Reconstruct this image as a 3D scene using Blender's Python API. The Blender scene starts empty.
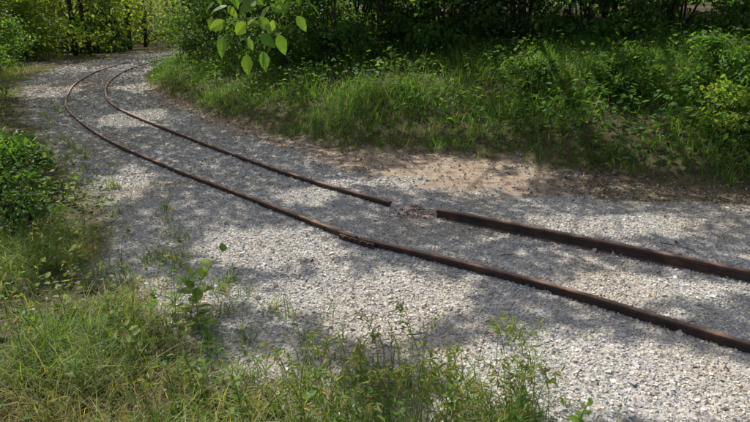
import bpy, math
import numpy as np
from mathutils import Vector
rng=np.random.default_rng(7)
sc=bpy.context.scene
# ------------------------------------------------------------ helpers
TB=rng.random((256,256))
def vn(x,y):
    x=np.asarray(x,float);y=np.asarray(y,float)
    xi=np.floor(x).astype(int);yi=np.floor(y).astype(int);fx=x-xi;fy=y-yi
    fx=fx*fx*(3-2*fx);fy=fy*fy*(3-2*fy)
    a=TB[xi%256,yi%256];b=TB[(xi+1)%256,yi%256];c=TB[xi%256,(yi+1)%256];d=TB[(xi+1)%256,(yi+1)%256]
    return (a*(1-fx)+b*fx)*(1-fy)+(c*(1-fx)+d*fx)*fy
def fbm(x,y,o=3):
    s=0;a=.5;t=0
    for i in range(o):
        s=s+a*vn(x*2**i+17.3*i,y*2**i+5.1*i);t+=a;a*=.5
    return s/t-.5
def sst(a,b,x):
    t=np.clip((x-a)/(b-a),0,1);return t*t*(3-2*t)
def pdist(x,y,P):
    d=np.full(np.shape(x),1e9)
    for (ax,ay),(bx,by) in zip(P[:-1],P[1:]):
        vx,vy=bx-ax,by-ay;t=np.clip(((x-ax)*vx+(y-ay)*vy)/(vx*vx+vy*vy),0,1)
        d=np.minimum(d,np.hypot(x-ax-t*vx,y-ay-t*vy))
    return d
def inpoly(x,y,P):
    r=np.zeros(np.shape(x),bool);Q=P+[P[0]]
    for (ax,ay),(bx,by) in zip(Q[:-1],Q[1:]):
        if ay==by: continue
        c=((ay>y)!=(by>y))&(x<(bx-ax)*(y-ay)/(by-ay)+ax);r^=c
    return r
def sdist(x,y,P):
    d=pdist(x,y,P+[P[0]]);return np.where(inpoly(x,y,P),d,-d)
# ------------------------------------------------------------ layout (metres)
Ledge=[(40,-26),(8,-4.2),(2,1.0),(.6,1.75),(-.06,2.05),(-.555,2.4),(-1.15,2.94),(-1.80,3.67),(-2.35,4.64),(-3.3,5.98),(-4.3,7.3),(-5.4,9.1),(-7.1,11.6),(-8.8,14.6),(-10.6,18.5),(-11.6,24),(-11.4,29),(-10.4,34),(-7,40),(5,47)]
Redge=[(5,43.5),(-6,37),(-8.6,32),(-9,28.6),(-8.3,23.7),(-7.1,18),(-5.4,13.6),(-3.3,10.1),(-1.76,7.9),(-.51,6.25),(.55,5.5),(1.55,5.2),(2.02,5.05),(3.43,4.85),(6,3.2),(12,-1),(40,-20)]
GRAV=Ledge+Redge
Bedge=[(300,-150),(12,.4),(6,3.75),(3.7,5.2),(2.8,5.6),(1.86,6.15),(.94,6.75),(-.33,7.1),(-1.96,8.7),(-3.5,11),(-5.7,14.3),(-7.2,18),(-8.1,24),(-8.5,29),(-7.9,32),(-5,37),(5,43)]
BANK=Bedge+[(300,60)]
def zones(x,y):
    n=fbm(x*1.7,y*1.7)*.55+fbm(x*7,y*7)*.25
    g=sst(-.18,.18,sdist(x,y,GRAV)+n)
    b=sst(-.1,.25,sdist(x,y,BANK)+n*.8)
    right=pdist(x,y,Bedge)<pdist(x,y,Ledge)
    d=(1-g)*(1-b)*right
    return g,d,b,right
def height(x,y):
    db=np.maximum(sdist(x,y,BANK),0)
    h=2.3*(1-np.exp(-db/6.2))
    h=h+.10*fbm(x*.8,y*.8)*np.clip(db,0,1.5)
    sg=sdist(x,y,GRAV)
    out=np.clip(-sg,0,1.5)
    h=h+np.where(db>0,0,.07*out*(.5+fbm(x*.9+3,y*.9)*2))
    h=h+.02*fbm(x*2.2,y*2.2)+.012*fbm(x*6,y*6)
    r=np.hypot(x,y);h=h+np.clip(r-55,0,None)*.05
    return h
# ------------------------------------------------------------ mesh builder
class MB:
    def __init__(s): s.v=[];s.f=[];s.n=[];s.c=[];s.m=[];s.k=0
    def add(s,V,F,C,mi=0):
        V=np.asarray(V,float).reshape(-1,3);F=np.asarray(F)
        s.v.append(V);s.f.append((F+s.k).ravel());s.n.append(np.full(len(F),F.shape[1]))
        C=np.asarray(C,float)
        if C.ndim==1: C=np.tile(C,(len(V),1))
        s.c.append(C);s.m.append(np.full(len(F),mi));s.k+=len(V)
    def obj(s,name,mats,smooth=False,parent=None):
        V=np.concatenate(s.v);F=np.concatenate(s.f);N=np.concatenate(s.n);C=np.concatenate(s.c);M=np.concatenate(s.m)
        me=bpy.data.meshes.new(name);me.vertices.add(len(V));me.vertices.foreach_set('co',V.ravel())
        me.loops.add(len(F));me.loops.foreach_set('vertex_index',F.astype(np.int32))
        me.polygons.add(len(N));st=np.concatenate([[0],np.cumsum(N)[:-1]]).astype(np.int32)
        me.polygons.foreach_set('loop_start',st);me.polygons.foreach_set('loop_total',N.astype(np.int32))
        me.polygons.foreach_set('material_index',M.astype(np.int32))
        me.polygons.foreach_set('use_smooth',np.full(len(N),smooth))
        me.update(calc_edges=True)
        a=me.color_attributes.new('Col','FLOAT_COLOR','POINT')
        a.data.foreach_set('color',np.concatenate([C,np.ones((len(C),1))],1).astype(np.float32).ravel())
        for m in mats: me.materials.append(m)
        o=bpy.data.objects.new(name,me);sc.collection.objects.link(o)
        if parent: o.parent=parent
        return o
def unit(a): return a/np.maximum(np.linalg.norm(a,axis=-1,keepdims=True),1e-9)
def inst(mb,PV,PF,pos,axis,nrm,scl,col,mi=0):
    N=len(pos)
    if N==0: return
    a=unit(axis);s=unit(np.cross(a,nrm));n=np.cross(s,a)
    scl=np.asarray(scl,float)
    if scl.ndim==1: scl=np.repeat(scl[:,None],3,1)
    P=PV[None]*scl[:,None,:]
    V=P[...,0:1]*s[:,None]+P[...,1:2]*a[:,None]+P[...,2:3]*n[:,None]+pos[:,None]
    k=len(PV);F=(PF[None]+(np.arange(N)*k)[:,None,None]).reshape(-1,PF.shape[1])
    mb.add(V.reshape(-1,3),F,np.repeat(col,k,0),mi)
DIA_V=np.array([(0,0,0),(.29,.42,.07),(0,1,-.08),(-.29,.42,.07)],float);DIA_F=np.array([(0,1,2),(0,2,3)])
LF_V=np.array([(0,0,0),(.16,.14,.03),(.25,.40,.05),(.15,.74,.0),(0,1,-.14),(-.15,.74,0),(-.25,.40,.05),(-.16,.14,.03),(0,.3,0),(0,.68,-.04)],float)
LF_F=np.array([(0,1,8),(1,2,8),(2,9,8),(2,3,9),(3,4,9),(0,8,7),(7,8,6),(6,8,9),(6,9,5),(5,9,4)])
HX_V=np.array([(0,0,0),(.2,.25,.05),(.2,.62,.04),(0,1,-.1),(-.2,.62,.04),(-.2,.25,.05)],float);HX_F=np.array([(0,1,2),(0,2,3),(0,3,4),(0,4,5)])
def tube(mb,pts,rad,col,sides=6,mi=0):
    pts=np.asarray(pts,float);n=len(pts);t=unit(np.gradient(pts,axis=0))
    ref=np.array([0.31,.2,.93]) if abs(t[0][2])<.9 else np.array([1.,.1,0])
    u=unit(np.cross(t,ref));w=np.cross(t,u);an=np.arange(sides)*2*math.pi/sides
    rad=np.broadcast_to(np.asarray(rad,float),(n,))
    V=pts[:,None]+rad[:,None,None]*(np.cos(an)[None,:,None]*u[:,None]+np.sin(an)[None,:,None]*w[:,None])
    F=[];
    for i in range(n-1):
        for j in range(sides):
            k=(j+1)%sides;F.append((i*sides+j,i*sides+k,(i+1)*sides+k,(i+1)*sides+j))
    mb.add(V.reshape(-1,3),F,col,mi)
def bez(a,b,c,n=8):
    t=np.linspace(0,1,n)[:,None];a,b,c=map(lambda q:np.asarray(q,float),(a,b,c))
    return (1-t)**2*a+2*t*(1-t)*b+t*t*c
def blades(mb,x,y,H,w,bend,col,z0=None,mi=0):
    N=len(x)
    if N==0:return
    z=height(x,y)-.01 if z0 is None else z0
    th=rng.random(N)*2*math.pi;L=np.stack([np.cos(th),np.sin(th),0*th],1)
    ph=th+math.pi/2+rng.normal(0,.6,N);W=np.stack([np.cos(ph),np.sin(ph),0*ph],1)
    B=np.stack([x,y,z],1);ts=[0,.35,.7,1.];rows=[]
    for t in ts:
        c=B+L*(H*bend*t**2.0)[:,None]+np.array([0,0,1.])*(H*(t-.45*np.minimum(bend,1.3)*t*t))[:,None]
        ww=(w*.5*(1-.15*t if t<.5 else (1-t)**.6*1.15))[:,None]
        if t<1: rows+= [c-W*ww,c+W*ww]
        else: rows.append(c)
    V=np.stack(rows,1)
    PF=np.array([(0,1,3),(0,3,2),(2,3,5),(2,5,4),(4,5,6)])
    F=(PF[None]+(np.arange(N)*7)[:,None,None]).reshape(-1,3)
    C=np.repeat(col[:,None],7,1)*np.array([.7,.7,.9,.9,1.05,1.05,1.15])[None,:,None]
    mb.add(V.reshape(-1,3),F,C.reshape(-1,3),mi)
def pick(cols,p,N,var=.25):
    cols=np.array(cols);i=rng.choice(len(cols),N,p=np.array(p)/sum(p));c=cols[i]
    return c*(1+rng.uniform(-var,var,(N,1)))*(1+rng.uniform(-.08,.08,(N,3)))
# ------------------------------------------------------------ materials
def newmat(n):
    m=bpy.data.materials.new(n);m.use_nodes=True;nt=m.node_tree;nt.nodes.clear();return m,nt,nt.nodes,nt.links
def leafmat(name,tr=.5,rough=.5,ty=(1.8,1.6,.6)):
    m,nt,N,L=newmat(name);o=N.new('ShaderNodeOutputMaterial');a=N.new('ShaderNodeAttribute');a.attribute_name='Col'
    p=N.new('ShaderNodeBsdfPrincipled');p.inputs['Roughness'].default_value=rough;p.inputs['Specular IOR Level'].default_value=.35
    L.new(a.outputs['Color'],p.inputs['Base Color'])
    t=N.new('ShaderNodeBsdfTranslucent');mx=N.new('ShaderNodeMix');mx.data_type='RGBA';mx.blend_type='MULTIPLY';mx.inputs[0].default_value=1
    L.new(a.outputs['Color'],mx.inputs[6]);mx.inputs[7].default_value=(*ty,1);L.new(mx.outputs[2],t.inputs['Color'])
    s=N.new('ShaderNodeMixShader');s.inputs[0].default_value=tr;L.new(p.outputs[0],s.inputs[1]);L.new(t.outputs[0],s.inputs[2]);L.new(s.outputs[0],o.inputs[0]);return m
M_leaf=leafmat('leaf');M_grass=leafmat('grass_blade',.5,.55,(1.75,1.65,.7))
def colmat(name,rough,ns=60,amt=.35,bump=.3,spec=.3):
    m,nt,N,L=newmat(name);o=N.new('ShaderNodeOutputMaterial');a=N.new('ShaderNodeAttribute');a.attribute_name='Col'
    p=N.new('ShaderNodeBsdfPrincipled');p.inputs['Roughness'].default_value=rough;p.inputs['Specular IOR Level'].default_value=spec
    g=N.new('ShaderNodeNewGeometry');n=N.new('ShaderNodeTexNoise');n.inputs['Scale'].default_value=ns;n.inputs['Detail'].default_value=4
    L.new(g.outputs['Position'],n.inputs['Vector'])
    mr=N.new('ShaderNodeMapRange');mr.inputs[1].default_value=.3;mr.inputs[2].default_value=.7;mr.inputs[3].default_value=1-amt;mr.inputs[4].default_value=1+amt;L.new(n.outputs[0],mr.inputs[0])
    mx=N.new('ShaderNodeMix');mx.data_type='RGBA';mx.blend_type='MULTIPLY';mx.inputs[0].default_value=1;L.new(a.outputs['Color'],mx.inputs[6]);L.new(mr.outputs[0],mx.inputs[7])
    L.new(mx.outputs[2],p.inputs['Base Color']);b=N.new('ShaderNodeBump');b.inputs['Strength'].default_value=bump;b.inputs['Distance'].default_value=.01;L.new(n.outputs[0],b.inputs['Height']);L.new(b.outputs[0],p.inputs['Normal'])
    L.new(p.outputs[0],o.inputs[0]);return m
M_stone=colmat('crushed_stone',.9,120,.15,.2,.1);M_bark=colmat('bark',.9,25,.45,.8);M_dry=colmat('dry_leaf',.8,90,.25,.1)
def rustmat():
    m,nt,N,L=newmat('rusty_steel');o=N.new('ShaderNodeOutputMaterial');p=N.new('ShaderNodeBsdfPrincipled')
    g=N.new('ShaderNodeNewGeometry');n=N.new('ShaderNodeTexNoise');n.inputs['Scale'].default_value=9;n.inputs['Detail'].default_value=9;n.inputs['Roughness'].default_value=.72
    L.new(g.outputs['Position'],n.inputs['Vector']);r=N.new('ShaderNodeValToRGB');e=r.color_ramp.elements
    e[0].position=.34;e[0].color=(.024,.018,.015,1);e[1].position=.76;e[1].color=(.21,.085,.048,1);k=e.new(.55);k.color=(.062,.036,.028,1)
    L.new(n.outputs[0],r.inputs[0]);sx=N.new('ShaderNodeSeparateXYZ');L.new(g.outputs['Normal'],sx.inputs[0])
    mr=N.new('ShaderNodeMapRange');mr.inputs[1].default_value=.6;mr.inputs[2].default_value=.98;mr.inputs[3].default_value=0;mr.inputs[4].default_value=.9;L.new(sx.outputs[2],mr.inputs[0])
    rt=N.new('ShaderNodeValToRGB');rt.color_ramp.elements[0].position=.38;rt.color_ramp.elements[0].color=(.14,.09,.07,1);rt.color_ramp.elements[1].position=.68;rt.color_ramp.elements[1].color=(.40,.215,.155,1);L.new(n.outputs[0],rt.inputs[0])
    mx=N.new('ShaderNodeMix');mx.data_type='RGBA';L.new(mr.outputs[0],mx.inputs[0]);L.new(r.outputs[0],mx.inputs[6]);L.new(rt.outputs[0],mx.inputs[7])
    L.new(mx.outputs[2],p.inputs['Base Color']);p.inputs['Roughness'].default_value=.6;p.inputs['Metallic'].default_value=.1
    b=N.new('ShaderNodeBump');b.inputs['Strength'].default_value=.7;b.inputs['Distance'].default_value=.005
    n2=N.new('ShaderNodeTexNoise');n2.inputs['Scale'].default_value=60;n2.inputs['Detail'].default_value=6;L.new(g.outputs['Position'],n2.inputs['Vector']);L.new(n2.outputs[0],b.inputs['Height']);L.new(b.outputs[0],p.inputs['Normal'])
    L.new(p.outputs[0],o.inputs[0]);return m
M_rust=rustmat()
def groundmat():
    m,nt,N,L=newmat('ground');o=N.new('ShaderNodeOutputMaterial');p=N.new('ShaderNodeBsdfPrincipled');p.inputs['Roughness'].default_value=.95;p.inputs['Specular IOR Level'].default_value=.15
    a=N.new('ShaderNodeAttribute');a.attribute_name='Col';s=N.new('ShaderNodeSeparateColor');L.new(a.outputs['Color'],s.inputs[0])
    g=N.new('ShaderNodeNewGeometry')
    v=N.new('ShaderNodeTexVoronoi');v.inputs['Scale'].default_value=60;L.new(g.outputs['Position'],v.inputs['Vector'])
    sc1=N.new('ShaderNodeSeparateColor');L.new(v.outputs['Color'],sc1.inputs[0])
    r=N.new('ShaderNodeValToRGB');r.color_ramp.elements[0].color=(.28,.265,.245,1);r.color_ramp.elements[1].color=(.55,.53,.495,1);L.new(sc1.outputs[0],r.inputs[0])
    n=N.new('ShaderNodeTexNoise');n.inputs['Scale'].default_value=9;n.inputs['Detail'].default_value=8;n.inputs['Roughness'].default_value=.7;L.new(g.outputs['Position'],n.inputs['Vector'])
    rd=N.new('ShaderNodeValToRGB');rd.color_ramp.elements[0].position=.3;rd.color_ramp.elements[0].color=(.14,.105,.08,1);rd.color_ramp.elements[1].position=.7;rd.color_ramp.elements[1].color=(.46,.37,.285,1);L.new(n.outputs[0],rd.inputs[0])
    rs=N.new('ShaderNodeValToRGB');rs.color_ramp.elements[0].position=.3;rs.color_ramp.elements[0].color=(.032,.038,.017,1);rs.color_ramp.elements[1].position=.75;rs.color_ramp.elements[1].color=(.14,.11,.065,1);L.new(n.outputs[0],rs.inputs[0])
    m1=N.new('ShaderNodeMix');m1.data_type='RGBA';L.new(s.outputs[1],m1.inputs[0]);L.new(rs.outputs[0],m1.inputs[6]);L.new(rd.outputs[0],m1.inputs[7])
    m2=N.new('ShaderNodeMix');m2.data_type='RGBA';L.new(s.outputs[0],m2.inputs[0]);L.new(m1.outputs[2],m2.inputs[6]);L.new(r.outputs[0],m2.inputs[7])
    L.new(m2.outputs[2],p.inputs['Base Color'])
    iv=N.new('ShaderNodeMath');iv.operation='SUBTRACT';iv.inputs[0].default_value=1;L.new(v.outputs['Distance'],iv.inputs[1])
    ml=N.new('ShaderNodeMix');ml.data_type='FLOAT';L.new(s.outputs[0],ml.inputs[0]);L.new(n.outputs[0],ml.inputs[2]);L.new(iv.outputs[0],ml.inputs[3])
    b=N.new('ShaderNodeBump');b.inputs['Strength'].default_value=.7;b.inputs['Distance'].default_value=.015;L.new(ml.outputs[0],b.inputs['Height']);L.new(b.outputs[0],p.inputs['Normal'])
    L.new(p.outputs[0],o.inputs[0]);return m
# ------------------------------------------------------------ terrain
n=400;u=np.linspace(-1,1,n);xs=3.2*np.sinh(5.5*u)-1;ys=3.2*np.sinh(5.5*u)+5
X,Y=np.meshgrid(xs,ys,indexing='ij');x=X.ravel();y=Y.ravel()
g,d,b,_=zones(x,y);z=height(x,y);d=d*(1-.75*sst(1.5,2.3,x))
mb=MB();i=np.arange(n*n).reshape(n,n);F=np.stack([i[:-1,:-1],i[1:,:-1],i[1:,1:],i[:-1,1:]],-1).reshape(-1,4)
mb.add(np.stack([x,y,z],1),F,np.stack([g,d,b],1));mb.obj('ground',[groundmat()],True)
# ------------------------------------------------------------ gravel
CV=np.array([(x,y,z) for z in (-1,1) for y in (-1,1) for x in (-1,1)],float)*.62
CF=np.array([(0,2,3),(0,3,1),(4,5,7),(4,7,6),(0,1,5),(0,5,4),(2,6,7),(2,7,3),(0,4,6),(0,6,2),(1,3,7),(1,7,5)])
mb=MB()
GAP=(.34,4.70)
def stones(x0,x1,y0,y1,dens,rm,sg=.34):
    N=int((x1-x0)*(y1-y0)*dens);x=rng.uniform(x0,x1,N);y=rng.uniform(y0,y1,N)
    k=(np.abs(x)<.68*y+1.3);x=x[k];y=y[k];g,d,b,_=zones(x,y)
    k=rng.random(len(x))<np.maximum(g,.05*d+.04*(1-b)*(1-g));x=x[k];y=y[k];N=len(x)
    r=rm*np.exp(rng.normal(0,sg,N));z=height(x,y)+r*rng.uniform(-.4,.3,N)
    q=rng.random(N);base=np.array([.475,.46,.435])
    col=base*np.exp(rng.normal(0,.22,N))[:,None]*(1+rng.normal(0,.025,(N,3)))
    t=sst(.0,.22,fbm(x*.9+60,y*.9))[:,None]*.6;col=col*(1-t)+t*np.array([.44,.385,.31])*(col.mean(1,keepdims=True)/.45)
    w=q<.10;col[w]*=np.array([1.0,.88,.72]);w=q>.96;col[w]=col[w]*1.25
    dg=np.hypot(x-GAP[0],y-GAP[1]);w=(dg<.30)&(rng.random(N)<np.clip(.95-dg/.31,0,1));col[w]=np.array([.27,.16,.115])*rng.uniform(.5,1.3,(w.sum(),1))
    col=np.clip(col,.05,.78)
    var=rng.integers(0,10,N)
    for v in range(10):
        s=var==v;P=CV*(1+rng.uniform(-.4,.35,(8,1)))+rng.normal(0,.11,(8,3))
        ax=unit(rng.normal(size=(s.sum(),3))*np.array([1,1,.3]));nr=unit(rng.normal(size=(s.sum(),3))*.5+np.array([0,0,1.]))
        sc3=r[s][:,None]*np.stack([rng.uniform(.8,1.25,s.sum()),rng.uniform(.9,1.4,s.sum()),rng.uniform(.5,.85,s.sum())],1)
        inst(mb,P,CF,np.stack([x,y,z],1)[s],ax,nr,sc3,col[s])
stones(-4,6,1.0,5.5,7000,.0070);stones(-7,5,5.5,11,2900,.0106);stones(-13,-1,11,20,800,.0175);stones(-13,-7,20,32,320,.027)
mb.obj('gravel',[M_stone])
# ------------------------------------------------------------ railway track
track=bpy.data.objects.new('railway_track',None);sc.collection.objects.link(track)
def spline(P,step=.08):
    P=np.array(P,float);Q=[P[0]*2-P[1]]+list(P)+[P[-1]*2-P[-2]];out=[]
    for k in range(1,len(Q)-2):
        a,b,c,d=Q[k-1],Q[k],Q[k+1],Q[k+2]
        for t in np.linspace(0,1,12,endpoint=False):
            out.append(.5*((2*b)+(-a+c)*t+(2*a-5*b+4*c-d)*t*t+(-a+3*b-3*c+d)*t**3))
    out.append(P[-1]);out=np.array(out)
    s=np.concatenate([[0],np.cumsum(np.linalg.norm(np.diff(out,axis=0),axis=1))])
    m=int(s[-1]/step);S=np.linspace(0,s[-1],m)
    o=np.stack([np.interp(S,s,out[:,0]),np.interp(S,s,out[:,1])],1)
    for _ in range(40):
        o[1:-1]=.25*o[:-2]+.5*o[1:-1]+.25*o[2:]
    return o
PROF=[(-.038,0),(.038,0),(.038,.009),(.010,.016),(.007,.024),(.007,.058),(.012,.063),(.021,.067),(.021,.083),(.016,.088),(-.016,.088),(-.021,.083),(-.021,.067),(-.012,.063),(-.007,.058),(-.007,.024),(-.010,.016),(-.038,.009)]
def rail(name,P,top,k=1.0,f=.985):
    p=spline(np.array(P)*f);t=unit(np.gradient(p,axis=0));nn=np.stack([t[:,1],-t[:,0]],1)
    s=np.arange(len(p));zt=top+.006*(vn(s*.05,s*0+3.3)-.5)*2
    PR=np.array(PROF)*k;m=len(PR);V=np.zeros((len(p),m,3))
    V[:,:,0]=p[:,None,0]+nn[:,None,0]*PR[None,:,0];V[:,:,1]=p[:,None,1]+nn[:,None,1]*PR[None,:,0];V[:,:,2]=(zt-.088*k)[:,None]+PR[None,:,1]
    F=[]
    for i in range(len(p)-1):
        for j in range(m):
            F.append((i*m+j,i*m+(j+1)%m,(i+1)*m+(j+1)%m,(i+1)*m+j))
    mb=MB();mb.add(V.reshape(-1,3),F,(.1,.1,.1));
    mb.add(V[0],np.array([list(range(m))[::-1]]),(.1,.1,.1));mb.add(V[-1],np.array([list(range(m))]),(.1,.1,.1))
    return mb.obj(name,[M_rust],False,track)
nearR=[(12,-4.7),(6,-.42),(3.2,1.62),(1.95,2.50),(1.37,3.02),(.716,3.51),(-.12,4.03)]
nearL=[(-.145,4.065),(-.64,4.56),(-1.31,5.24),(-2.35,6.29),(-3.68,7.75),(-4.9,9.39),(-5.94,10.97),(-6.95,12.97),(-8.15,15.85),(-9.3,19.8),(-10.0,24.5),(-9.9,29),(-8.6,33.5),(-5,38.5),(5,45)]
farR=[(12,-3.6),(6,.78),(3.8,2.34),(2.48,3.32),(1.68,3.89),(.54,4.64)]
farL=[(.14,4.95),(-.80,5.84),(-1.67,6.82),(-2.63,7.96),(-3.99,9.65),(-5.13,11.2),(-6.1,13.0),(-7.2,15.6),(-8.3,19.3),(-9.05,24.2),(-9.0,28.7),(-7.8,32.8),(-4.4,37.5),(5,43.8)]
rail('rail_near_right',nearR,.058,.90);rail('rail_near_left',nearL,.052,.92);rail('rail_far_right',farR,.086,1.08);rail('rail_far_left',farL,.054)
def box(mb,c,t,hx,hy,hz):
    t=unit(np.array([t[0],t[1],0.]));s=np.array([t[1],-t[0],0]);c=np.array(c,float);e=.0025;V=[]
    for zz,sh in ((-hz,e),(-hz+e,0),(hz-e,0),(hz,e)):
        for a,b_ in ((-1,-1),(1,-1),(1,1),(-1,1)): V.append(c+t*a*(hx-sh)+s*b_*(hy-sh)+np.array([0,0,zz]))
    F=[(3,2,1,0),(12,13,14,15)]
    for l in range(3):
        for j in range(4): F.append((l*4+j,l*4+(j+1)%4,l*4+4+(j+1)%4,l*4+4+j))
    mb.add(V,np.array(F),(.1,.1,.1))
j=np.array([-.13,4.04])*.985;td=unit(np.array([-.64,.50]));sd=np.array([td[1],-td[0]])
mb=MB()
for sgn in (-1,1):
    c=j+sd*.018*sgn;box(mb,(c[0],c[1],.024),td,.17,.008,.020)
    for q in (-.12,-.05,.05,.12):
        c=j+td*q+sd*.026*sgn;cc=np.array([c[0],c[1],.030]);ax=np.array([sd[0]*sgn,sd[1]*sgn,0])
        tube(mb,[cc,cc+ax*.016],.013,(.1,.1,.1),6);tube(mb,[cc+ax*.016,cc+ax*.0165],[.013,.0005],(.1,.1,.1),6)
mb.obj('fishplate',[M_rust],False,track)
# ------------------------------------------------------------ sun
EL=math.radians(54);S=np.array([-.62*math.cos(EL),.785*math.cos(EL),math.sin(EL)]);S/=np.linalg.norm(S)
sun=bpy.data.lights.new('sun','SUN');sun.energy=5.0;sun.angle=math.radians(.5);sun.color=(1,.94,.84)
so=bpy.data.objects.new('sun',sun);sc.collection.objects.link(so);so.rotation_euler=Vector(S).to_track_quat('Z','Y').to_euler();so.location=(0,0,20)
w=bpy.data.worlds.new('World');sc.world=w;w.use_nodes=True;nt=w.node_tree;sk=nt.nodes.new('ShaderNodeTexSky');sk.sky_type='NISHITA';sk.sun_disc=False
sk.dust_density=5;sk.air_density=1.0;sk.ozone_density=.4
sk.sun_elevation=EL;sk.sun_rotation=math.atan2(S[0],S[1]);bg=nt.nodes['Background'];bg.inputs[1].default_value=.15;nt.links.new(sk.outputs[0],bg.inputs[0])
# ------------------------------------------------------------ overhead trees that give the dappled shade
PATCH=[(-.79,3.95,.55,.45),(-2.68,5.1,.36,1.1),(.75,5.85,1.1,.65),(.05,3.05,.85,.42),(1.72,3.2,.7,.25),(1.9,4.4,.85,.24),(-4.1,9.7,.6,.9),(-8,13.5,1.2,1.4),(-.65,5.15,.30,.28),
(1.15,2.35,.9,.38),(-1.8,2.6,.9,.7),(-3.3,4.4,.6,.8),(-6.4,19.8,1.8,2.5),(-5.9,14.6,.6,1.3),(2.9,2.6,.7,.36),(3.3,3.9,.6,.2),(4.5,7.0,1.2,.9),(2.6,8.8,1.1,.9),(-.4,9.4,.8,.9),(-2.4,11.9,1.0,1.1),(-4.9,6.6,.8,1.0),(.15,1.65,.8,.4),(-.9,1.9,.8,.55),(3.7,6.0,.7,.45),(-2.6,3.2,.6,.45)]
def lit(x,y):
    nz=fbm(x*2.2+9,y*2.2,2);l=np.zeros(len(x))
    for (px,py,rx,ry) in PATCH:
        q=np.hypot((x-px)/rx,(y-py)/ry)+nz*1.2;l=np.maximum(l,1-sst(.92,1.06,q))
    far=sst(17,20,y)*sst(-8,-9.5,x);l=np.maximum(l,far*(fbm(x*.7,y*.7)>-.08))
    db=sdist(x,y,BANK);l=np.maximum(l,(db>.5)*sst(-.01,.04,fbm(x*1.1+5,y*1.1+77)))
    return l
NL=255000;gx=rng.uniform(-11,10,NL);gy=rng.uniform(-.5,26,NL)
dn=fbm(gx*1.5+40,gy*1.5,3);onb=sdist(gx,gy,BANK)>.5
keep=rng.random(NL)<(1-lit(gx,gy))*np.clip(.95+dn*.8,.6,1)*np.where(onb,.55,1);gx=gx[keep];gy=gy[keep]
hz=rng.uniform(5.2,9.5,len(gx))
hz=hz*.35+.65*(5.6+3.4*vn(gx*.45,gy*.45+50))
base=height(gx,gy);px=gx+S[0]/S[2]*(hz-base*.8);py=gy+S[1]/S[2]*(hz-base*.8)
trees=[(-8.8,6.2),(-11.8,12.6),(-3.2,17.2),(1.2,13.8),(6.2,12.6),(8.6,6.2),(-18.5,20.5),(-2.5,24),(-6.5,2.5)]
T=np.array(trees);own=np.argmin(np.hypot(px[:,None]-T[None,:,0],py[:,None]-T[None,:,1]),1)
LP=np.stack([px,py,hz],1)
BK=(.075,.058,.042)
for ti,(tx,ty) in enumerate(trees):
    s=own==ti
    if s.sum()<50: continue
    mb=MB();P=LP[s];z0=float(height(np.array([tx]),np.array([ty]))[0]);ht=9.5
    top=np.array([tx+rng.normal(0,.4),ty+rng.normal(0,.4),ht]);tr=bez((tx,ty,z0-.2),(tx+rng.normal(0,.3),ty+rng.normal(0,.3),4.5),top,12)
    tube(mb,tr,np.linspace(.17,.04,12)*np.array([1.35]+[1]*11),BK,9,0)
    for q in P[rng.choice(len(P),26,replace=False)]:
        k=rng.integers(5,11);a=tr[k];mid=(a+q)/2+np.array([0,0,.5]);pts=bez(a,mid,q,8);rr=min(.06,.03+.01*np.linalg.norm(q-a));tube(mb,pts,np.linspace(rr,.008,8),BK,5,0)
        for _ in range(3):
            a2=pts[rng.integers(3,7)];q2=a2+rng.normal(0,.7,3)*np.array([1,1,.5]);tube(mb,bez(a2,(a2+q2)/2+[0,0,.1],q2,4),np.linspace(.014,.004,4),BK,4,0)
    M=len(P);ax=rng.normal(size=(M,3));ax[:,2]=ax[:,2]*.4-.3;nr=rng.normal(size=(M,3))*.5+S*.8
    inst(mb,DIA_V,DIA_F,P,ax,nr,rng.uniform(.10,.17,M),pick([(.11,.145,.06),(.125,.16,.065)],[1,1],M),1)
    mb.obj('deciduous_tree',[M_bark,M_leaf])
# ------------------------------------------------------------ shrubs
def bush(x,y,h,r,nl,ls,cols,name='shrub',ncl=26,proto='h',low=.05):
    mb=MB();z0=float(height(np.array([x]),np.array([y]))[0])
    cc=[]
    for i in range(ncl):
        th=rng.random()*2*math.pi;f=rng.random()**.5;zz=low+(1-low)*rng.random();rad=r*f*(1.05-.55*max(0,zz-.45)/.55)
        cc.append((x+math.cos(th)*rad,y+math.sin(th)*rad,z0+h*zz))
    cc=np.array(cc)
    for c in cc[::2]:
        a=np.array([x+rng.normal(0,.12),y+rng.normal(0,.12),z0-.05]);pts=bez(a,(a*.6+c*.4)+np.array([0,0,h*.25]),c,7);tube(mb,pts,np.linspace(.014+.005*h,.004,7),BK,5,0)
    k=rng.integers(0,ncl,nl);sg=r*.20*rng.uniform(.6,1.3,ncl)[k]
    P=cc[k]+rng.normal(size=(nl,3))*sg[:,None]*np.array([1,1,.55]);P[:,2]=np.maximum(P[:,2],height(P[:,0],P[:,1])+.03)
    out=P-np.array([x,y,z0+h*.35]);ax=unit(out)*.7+rng.normal(size=(nl,3))*.7;ax[:,2]-=.35
    nr=rng.normal(size=(nl,3))*.45+np.array([0,0,1.])
    br=rng.uniform(.55,1.4,ncl)[k]
    col=pick(cols,[1]*len(cols),nl)*br[:,None]
    pv,pf={'h':(HX_V,HX_F),'d':(DIA_V,DIA_F),'l':(LF_V,LF_F)}[proto]
    inst(mb,pv*np.array([1.25,1,1]),pf,P,ax,nr,ls*rng.uniform(.65,1.3,nl),col,1)
    return mb.obj(name,[M_bark,M_leaf])
G1=[(.058,.14,.036),(.078,.165,.04),(.066,.15,.034)];G2=[(.095,.205,.046),(.118,.225,.048),(.08,.18,.044)];GY=[(.155,.25,.046),(.19,.27,.05),(.12,.225,.046)]
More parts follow.
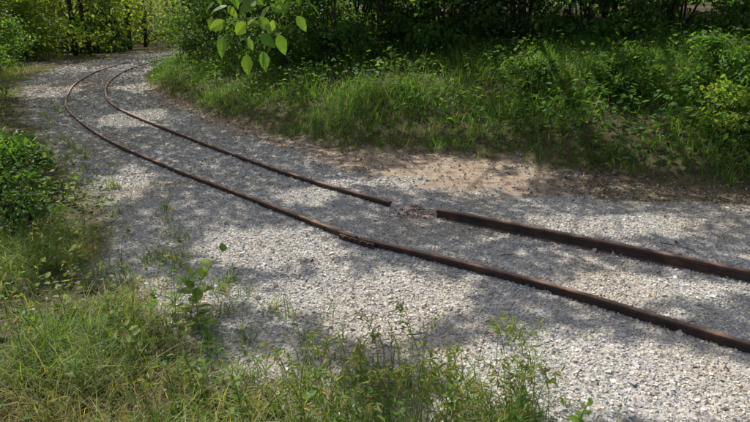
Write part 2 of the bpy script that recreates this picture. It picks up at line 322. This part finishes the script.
for (x,y,h,r,nl,ls,c) in [(-3.0,14.2,2.6,1.2,5000,.10,G1),(-1.9,12.0,2.3,1.0,4500,.095,G1),(-.9,11.3,2.1,.9,4000,.09,G1),(.2,11.5,2.1,1.0,4500,.10,G1),(1.4,11.2,1.9,1.0,4500,.10,G2),(2.5,11.5,2.4,1.1,4500,.10,G1),
    (3.8,10.8,1.9,1.1,4500,.10,G2),(5.3,10.5,2.2,1.2,4500,.10,G1),(6.9,9.6,2.0,1.2,4500,.10,G2),(8.5,8.5,2.2,1.3,4000,.10,G1),(-4.6,17.2,3.0,1.5,5000,.11,G1),(-5.2,21.5,3.0,1.6,5000,.12,G2),(-5.5,26.5,3.5,1.9,5000,.13,GY),
    (-2.3,16.0,3.2,1.6,5000,.12,G1),(-.4,13.6,3.0,1.3,4500,.12,G1),(1.2,13.6,3.2,1.5,5500,.12,G1),(3.2,13.0,3.2,1.5,4500,.12,G1),(5,13.0,3.4,1.8,4500,.12,G1),(8,12.0,3.4,1.9,4500,.12,G1),(-7.2,9.0,1.6,.9,4500,.075,G1),(-8.6,11.2,1.9,1.0,4500,.08,G2),(-10.8,14.0,2.2,1.2,4500,.09,G2),(-12.8,17.5,2.4,1.5,4500,.1,G2),(-5.6,7.2,1.0,.6,3500,.06,G2),
    (-14.5,21.5,2.6,1.5,4500,.12,G2),(-15,25,3,1.7,4500,.14,GY),(-14.6,31,2.2,1.4,3500,.15,G1),
    (4.3,7.1,.75,.55,2600,.07,G2),(3.4,7.7,.6,.5,2000,.065,G2),(5.2,6.2,.8,.6,2600,.07,GY),(4.0,6.3,.5,.4,1500,.06,GY),(2.2,8.0,.5,.45,1600,.06,G2),(-3.5,5.1,.55,.45,2200,.055,G2),(-4.3,6.0,.6,.5,2000,.055,G2),(-3.0,4.4,.4,.35,1300,.045,G2)]:
    bush(x,y,h,r,nl,ls,c)
# ------------------------------------------------------------ woodland behind
def woods():
    mb=MB();fixed=[(-16.2,27,.17),(-13.3,27.5,.14),(-18.4,30,.2)]
    for i in range(84):
        if i<44: x=rng.uniform(-34,-3);y=rng.uniform(27,46); y=max(y,30 if x>-9 else 24)
        else: x=rng.uniform(-25,45);y=rng.uniform(20,55)
        tr_=rng.uniform(.10,.18)
        if i<3: x,y,tr_=fixed[i]
        elif x> -13 and x<-4 and y<37: 
            if rng.random()<.8: continue
        if abs(x+10)<3 and y<34: continue
        z0=float(height(np.array([x]),np.array([y]))[0]);H=rng.uniform(6,10);R=rng.uniform(1.8,3);lo=.3 if i>2 else 2.4
        tube(mb,bez((x,y,z0-.2),(x+rng.normal(0,.5),y,H*.5),(x+rng.normal(0,.8),y,H*.9),8),np.linspace(tr_,.03,8),(.045,.036,.028),6,0)
        nl=1800;ncl=26;cc=np.stack([x+rng.normal(0,R*.6,ncl),y+rng.normal(0,R*.6,ncl),z0+lo+(H-lo)*rng.random(ncl)**1.3],1)
        for c in cc[::3]: tube(mb,bez((x,y,max(z0+.2,c[2]-1)),(x*.5+c[0]*.5,y*.5+c[1]*.5,c[2]),c,5),np.linspace(.04,.01,5),BK,4,0)
        k=rng.integers(0,ncl,nl);P=cc[k]+rng.normal(size=(nl,3))*np.array([.45,.45,.3]);P[:,2]=np.maximum(P[:,2],z0+.05)
        ax=rng.normal(size=(nl,3));ax[:,2]-=.3;nr=rng.normal(size=(nl,3))*.5+np.array([0,0,.8])
        inst(mb,DIA_V*np.array([1.2,1,1]),DIA_F,P,ax,nr,rng.uniform(.14,.26,nl),pick([(.15,.24,.042),(.21,.29,.05),(.10,.19,.036)] if x<-2 else G2,[1,1,1],nl)*rng.uniform(.45,1.4,ncl)[k][:,None],1)
    mb.obj('woodland',[M_bark,M_leaf])
woods()
# ------------------------------------------------------------ grass on the bank
def cand(x0,x1,y0,y1,N):
    x=rng.uniform(x0,x1,N);y=rng.uniform(y0,y1,N);k=np.abs(x)<.68*y+1.2;return x[k],y[k]
GB=[(.09,.20,.042),(.115,.23,.048),(.155,.255,.055),(.36,.31,.15)]
mb=MB();xx,yy=cand(-9,9,4.5,24,300000);g,d,b,rt=zones(xx,yy);db=sdist(xx,yy,BANK)
pr=b*rt*np.clip(1.1-.05*np.maximum(yy-6,0),.25,1)*np.clip(.75+2.4*fbm(xx*1.3,yy*1.3+8),.08,1)*(db<7)
k=rng.random(len(xx))<pr;xx=xx[k];yy=yy[k];db=db[k];N=len(xx)
Hh=(.12+.22*np.clip(db/1.3,0,1))*(1+1.5*fbm(xx*1.1+30,yy*1.1))*rng.uniform(.6,1.35,N)
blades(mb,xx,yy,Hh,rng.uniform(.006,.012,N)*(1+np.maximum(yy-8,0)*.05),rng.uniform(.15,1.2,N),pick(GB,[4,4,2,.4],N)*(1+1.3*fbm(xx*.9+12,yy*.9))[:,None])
xx,yy=cand(-8,9,5,18,60000);g,d,b,rt=zones(xx,yy);db=sdist(xx,yy,BANK);k=rng.random(len(xx))<b*(db>.2)*(db<6.5)*np.clip(.25+2.6*fbm(xx*.9+70,yy*.9),0,.9);xx=xx[k];yy=yy[k];N=len(xx)
P=np.stack([xx,yy,height(xx,yy)+rng.uniform(.05,.45,N)],1);ax=rng.normal(size=(N,3));ax[:,2]=-.1+.3*ax[:,2]
inst(mb,HX_V*np.array([1.3,1,1]),HX_F,P,ax,rng.normal(size=(N,3))*.4+[0,0,1],rng.uniform(.05,.11,N),pick(G2,[1,1,1],N),0)
mb.obj('bank_grass',[M_grass])
# ------------------------------------------------------------ verge grass, left and foreground
mb=MB();GV=[(.11,.21,.04),(.15,.25,.048),(.20,.27,.075),(.44,.37,.20)]
xx,yy=cand(-12,2.2,1.2,20,260000);g,d,b,rt=zones(xx,yy);sg=-sdist(xx,yy,GRAV)
pr=(1-g)*(~rt)*np.clip(.15+sg*.9,.08,1)*np.clip(.6+2.6*fbm(xx*1.6+11,yy*1.6),.06,1)*np.where(yy<6,1,.55)
k=rng.random(len(xx))<pr;xx=xx[k];yy=yy[k];sg=sg[k];N=len(xx)
Hh=(.07+.15*np.clip(sg/1.0,0,1))*(1+1.2*fbm(xx*1.4+3,yy*1.4))*rng.uniform(.5,1.4,N)
straw=.45*sst(.06,.22,fbm(xx*1.6+90,yy*1.6))[:,None]
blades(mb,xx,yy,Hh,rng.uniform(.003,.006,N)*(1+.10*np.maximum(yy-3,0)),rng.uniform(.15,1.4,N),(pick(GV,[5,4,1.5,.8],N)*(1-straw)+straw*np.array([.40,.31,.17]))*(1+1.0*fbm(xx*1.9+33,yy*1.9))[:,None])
xx,yy=cand(-4,1.8,1.2,4.2,90000);g,d,b,rt=zones(xx,yy);sg=-sdist(xx,yy,GRAV)
k=rng.random(len(xx))<(1-g)*np.clip(.15+sg*1.4,.05,1)*np.clip(.45+3*fbm(xx*2.2+51,yy*2.2),.04,1);xx=xx[k];yy=yy[k];N=len(xx)
straw=.5*sst(.04,.2,fbm(xx*1.6+90,yy*1.6))[:,None]
blades(mb,xx,yy,rng.uniform(.05,.27,N)*(1+1.4*fbm(xx*2,yy*2+9)),rng.uniform(.003,.0065,N),rng.uniform(.2,1.5,N),(pick(GV,[5,3,1,.8],N)*(1-straw)+straw*np.array([.40,.31,.17]))*(1+1.0*fbm(xx*1.9+33,yy*1.9))[:,None])
for i in range(180):
    if i<120: cx,cy=rng.uniform(-.9,.75),1.72+abs(rng.normal(0,.38))
    else:
        t=rng.integers(4,12);a=np.array(Ledge[t]);bb=np.array(Ledge[t+1]);q=rng.random();cx,cy=a*(1-q)+bb*q+rng.uniform(0,.5,2)*np.array([1,.3])
    m=rng.integers(8,30);xx=cx+rng.normal(0,.03,m);yy=cy+rng.normal(0,.03,m)
    blades(mb,xx,yy,rng.uniform(.05,.25,m),rng.uniform(.003,.0065,m),rng.uniform(.2,1.3,m),pick(GV,[4,3,1,.8],m))
xx,yy=cand(-6,.6,1.3,8,26000);g,d,b,rt=zones(xx,yy);k=rng.random(len(xx))<(1-g)*(~rt)*np.clip(.2+2.8*fbm(xx*1.8+7,yy*1.8+22),0,.9);xx=xx[k];yy=yy[k];N=len(xx)
P=np.stack([xx,yy,height(xx,yy)+rng.uniform(.02,.2,N)],1);ax=rng.normal(size=(N,3));ax[:,2]=.1+.3*ax[:,2]
inst(mb,HX_V*np.array([1.5,1,1]),HX_F,P,ax,rng.normal(size=(N,3))*.4+[0,0,1],rng.uniform(.02,.05,N),pick(G2+GY,[1]*6,N),0)
mb.obj('verge_grass',[M_grass])
# ------------------------------------------------------------ brome grass with drooping seed heads
mb=MB()
def brome(x,y,H):
    z0=float(height(np.array([x]),np.array([y]))[0]);th=rng.random()*6.28;L=np.array([math.cos(th),math.sin(th),0])
    pts=bez((x,y,z0-.01),np.array([x,y,z0+H*.8]),np.array([x,y,z0+H])+L*H*rng.uniform(.2,.5),10)
    c=pick([(.18,.25,.08),(.27,.27,.13)],[1,1],1)[0];tube(mb,pts,np.linspace(.0018,.001,10),c,4)
    m=rng.integers(9,18);k=rng.integers(6,10,m);P=pts[k]+rng.normal(0,.008,(m,3));ax=L*.6+rng.normal(size=(m,3))*.5;ax[:,2]-=.4
    inst(mb,HX_V*np.array([.6,1,1]),HX_F,P,ax,rng.normal(size=(m,3)),rng.uniform(.02,.045,m),pick([(.20,.28,.09),(.32,.30,.16)],[1.5,1],m))
for i in range(110): brome(rng.uniform(-.35,.75),1.75+abs(rng.normal(0,.3)),rng.uniform(.16,.38))
for i in range(90):
    x=rng.uniform(-2.8,-.3);y=rng.uniform(1.6,3.6)
    if sdist(np.array([x]),np.array([y]),GRAV)[0]<.05: brome(x,y,rng.uniform(.2,.42))
mb.obj('brome_grass',[M_grass])
# ------------------------------------------------------------ broad leaved weeds
def weed(x,y,H,ls,npair,cols,lean=.12):
    mb=MB();z0=float(height(np.array([x]),np.array([y]))[0]);top=np.array([x+rng.normal(0,lean*H*2),y+rng.normal(0,lean*H*2),z0+H])
    pts=bez((x,y,z0-.01),(x,y,z0+H*.6),top,12);tube(mb,pts,np.linspace(.003,.0012,12),(.14,.19,.06),5)
    for i in range(npair):
        f=.2+.8*i/(npair-1);p=pts[min(11,int(f*11))];th=i*1.57+rng.normal(0,.3)
        for s in (0,math.pi):
            ax=np.array([[math.cos(th+s),math.sin(th+s),.45*f+rng.normal(0,.15)]]);
            inst(mb,LF_V*np.array([1.3,1,1]),LF_F,p[None],ax,np.array([[0,0,1.]])+rng.normal(0,.2,(1,3)),np.array([ls*(1.15-.55*f)*rng.uniform(.8,1.2)]),pick(cols,[1]*len(cols),1))
    mb.obj('weed_plant',[M_leaf])
for (x,y,H,ls) in [(-1.02,2.78,.36,.12),(-.95,2.70,.28,.10),(-1.15,2.9,.24,.09),(-.85,2.5,.18,.07),(-1.8,3.2,.25,.07),(-2.3,4.0,.3,.08),(-2.6,4.3,.35,.08),(-2.9,4.7,.35,.08),(-2.15,3.5,.3,.07),(.33,2.05,.16,.05),(.62,2.0,.18,.06),(-.3,2.15,.15,.06),(-1.6,2.4,.25,.07),(-2.0,2.6,.3,.07),(-3.1,5.1,.4,.08),(-2.75,4.95,.3,.08),(-1.3,2.1,.2,.06),(.12,2.2,.14,.05),(-3.5,5.5,.4,.08),(-.55,1.95,.22,.06),(-1.45,2.75,.2,.06),(.85,1.95,.15,.05),(-2.5,3.4,.3,.07),(-1.9,2.2,.2,.06),(-1.15,2.4,.22,.07),(-.8,2.15,.2,.06),(-1.75,2.85,.25,.07)]:
    weed(x,y,H,ls,6,GY)
# ------------------------------------------------------------ leaf litter and twigs
mb=MB();xx,yy=cand(-9,6,1.6,15,70000);g,d,b,rt=zones(xx,yy);db=sdist(xx,yy,BANK)
k=rng.random(len(xx))<(d*(.35+.6*sst(1.4,2.4,xx))+(rt&(db>-.1)&(db<.6))*.4+g*.012+(~rt)*(1-g)*.12);xx=xx[k];yy=yy[k];N=len(xx)
P=np.stack([xx,yy,height(xx,yy)+.012+.012*(zones(xx,yy)[0]>.5)],1);ax=rng.normal(size=(N,3));ax[:,2]*=.25
inst(mb,HX_V*np.array([1.1,1,2.5]),HX_F,P,ax,rng.normal(size=(N,3))*.35+[0,0,1],rng.uniform(.015,.045,N),pick([(.17,.10,.06),(.26,.18,.115),(.11,.072,.05),(.40,.31,.21)],[3,3,3,1.5],N))
for i in range(170):
    x=rng.uniform(-3,4.5);y=rng.uniform(2,8);g,d,b,rt=zones(np.array([x]),np.array([y]))
    if rng.random()<d[0]+.08+.2*(b[0]>.5): 
        z0=float(height(np.array([x]),np.array([y]))[0])+.022;th=rng.random()*6.28;l=rng.uniform(.05,.25);e=np.array([math.cos(th),math.sin(th),0])*l;a=np.array([x,y,z0]);tube(mb,bez(a,a+e*.5+rng.normal(0,.02,3)*[1,1,.3],a+e,5),np.linspace(.004,.002,5),(.13,.09,.06),4)
mb.obj('leaf_litter',[M_dry])
# ------------------------------------------------------------ bough hanging from the tree on the left
mb=MB()
bough=np.concatenate([bez((-6.5,2.5,4.2),(-3.5,2.7,5.4),(-1.15,2.75,3.6),14),bez((-1.15,2.75,3.6),(-.7,2.75,2.6),(-.56,2.7,1.98),10)[1:]])
tube(mb,bough,np.linspace(.05,.004,len(bough)),BK,6,0)
def twig(a,b_,nlf,ls):
    a=np.array(a,float);b_=np.array(b_,float);pts=bez(a,(a+b_)/2+np.array([0,0,.05]),b_,9);tube(mb,pts,np.linspace(.0032,.0012,9),(.07,.09,.035),4,0)
    dr=unit(b_-a)
    for i in range(nlf):
        f=(i+1)/nlf;p=pts[int(f*8)];sd=1 if i%2 else -1;s=np.cross(dr,[0,1,0])*sd
        ax=(dr*.6+s*.9+rng.normal(0,.3,3)+np.array([0,0,-.2]))[None] if i<nlf-1 else dr[None]
        inst(mb,LF_V*np.array([1.15,1,1]),LF_F,p[None],ax,(np.array([.1,-.7,.65])+rng.normal(0,.4,3))[None],np.array([ls*rng.uniform(.7,1.2)]),pick([(.10,.21,.042),(.14,.25,.048)],[1,1],1),1)
twig((-.56,2.7,1.98),(-.50,2.62,1.47),13,.088);twig((-.58,2.7,1.98),(-.68,2.66,1.53),12,.088);twig((-.6,2.72,2.0),(-.36,2.75,1.62),12,.085);twig((-.62,2.72,2.0),(-.76,2.8,1.62),10,.085);twig((-.56,2.7,1.95),(-.60,2.75,1.45),13,.088);twig((-.56,2.7,1.95),(-.44,2.7,1.54),12,.085);twig((-.56,2.7,1.95),(-.30,2.7,1.68),10,.08)
mb.obj('hanging_bough',[M_bark,M_leaf])
# ------------------------------------------------------------ camera
cd=bpy.data.cameras.new('camera');cam=bpy.data.objects.new('camera',cd);sc.collection.objects.link(cam);cam.location=(0,0,1.6);cam.rotation_euler=(math.radians(90-18.6),0,0)
cd.sensor_width=36;cd.lens=27.17;cd.clip_start=.05;cd.clip_end=2000;sc.camera=cam
sc.view_settings.view_transform='Standard';sc.view_settings.look='None';sc.view_settings.exposure=0
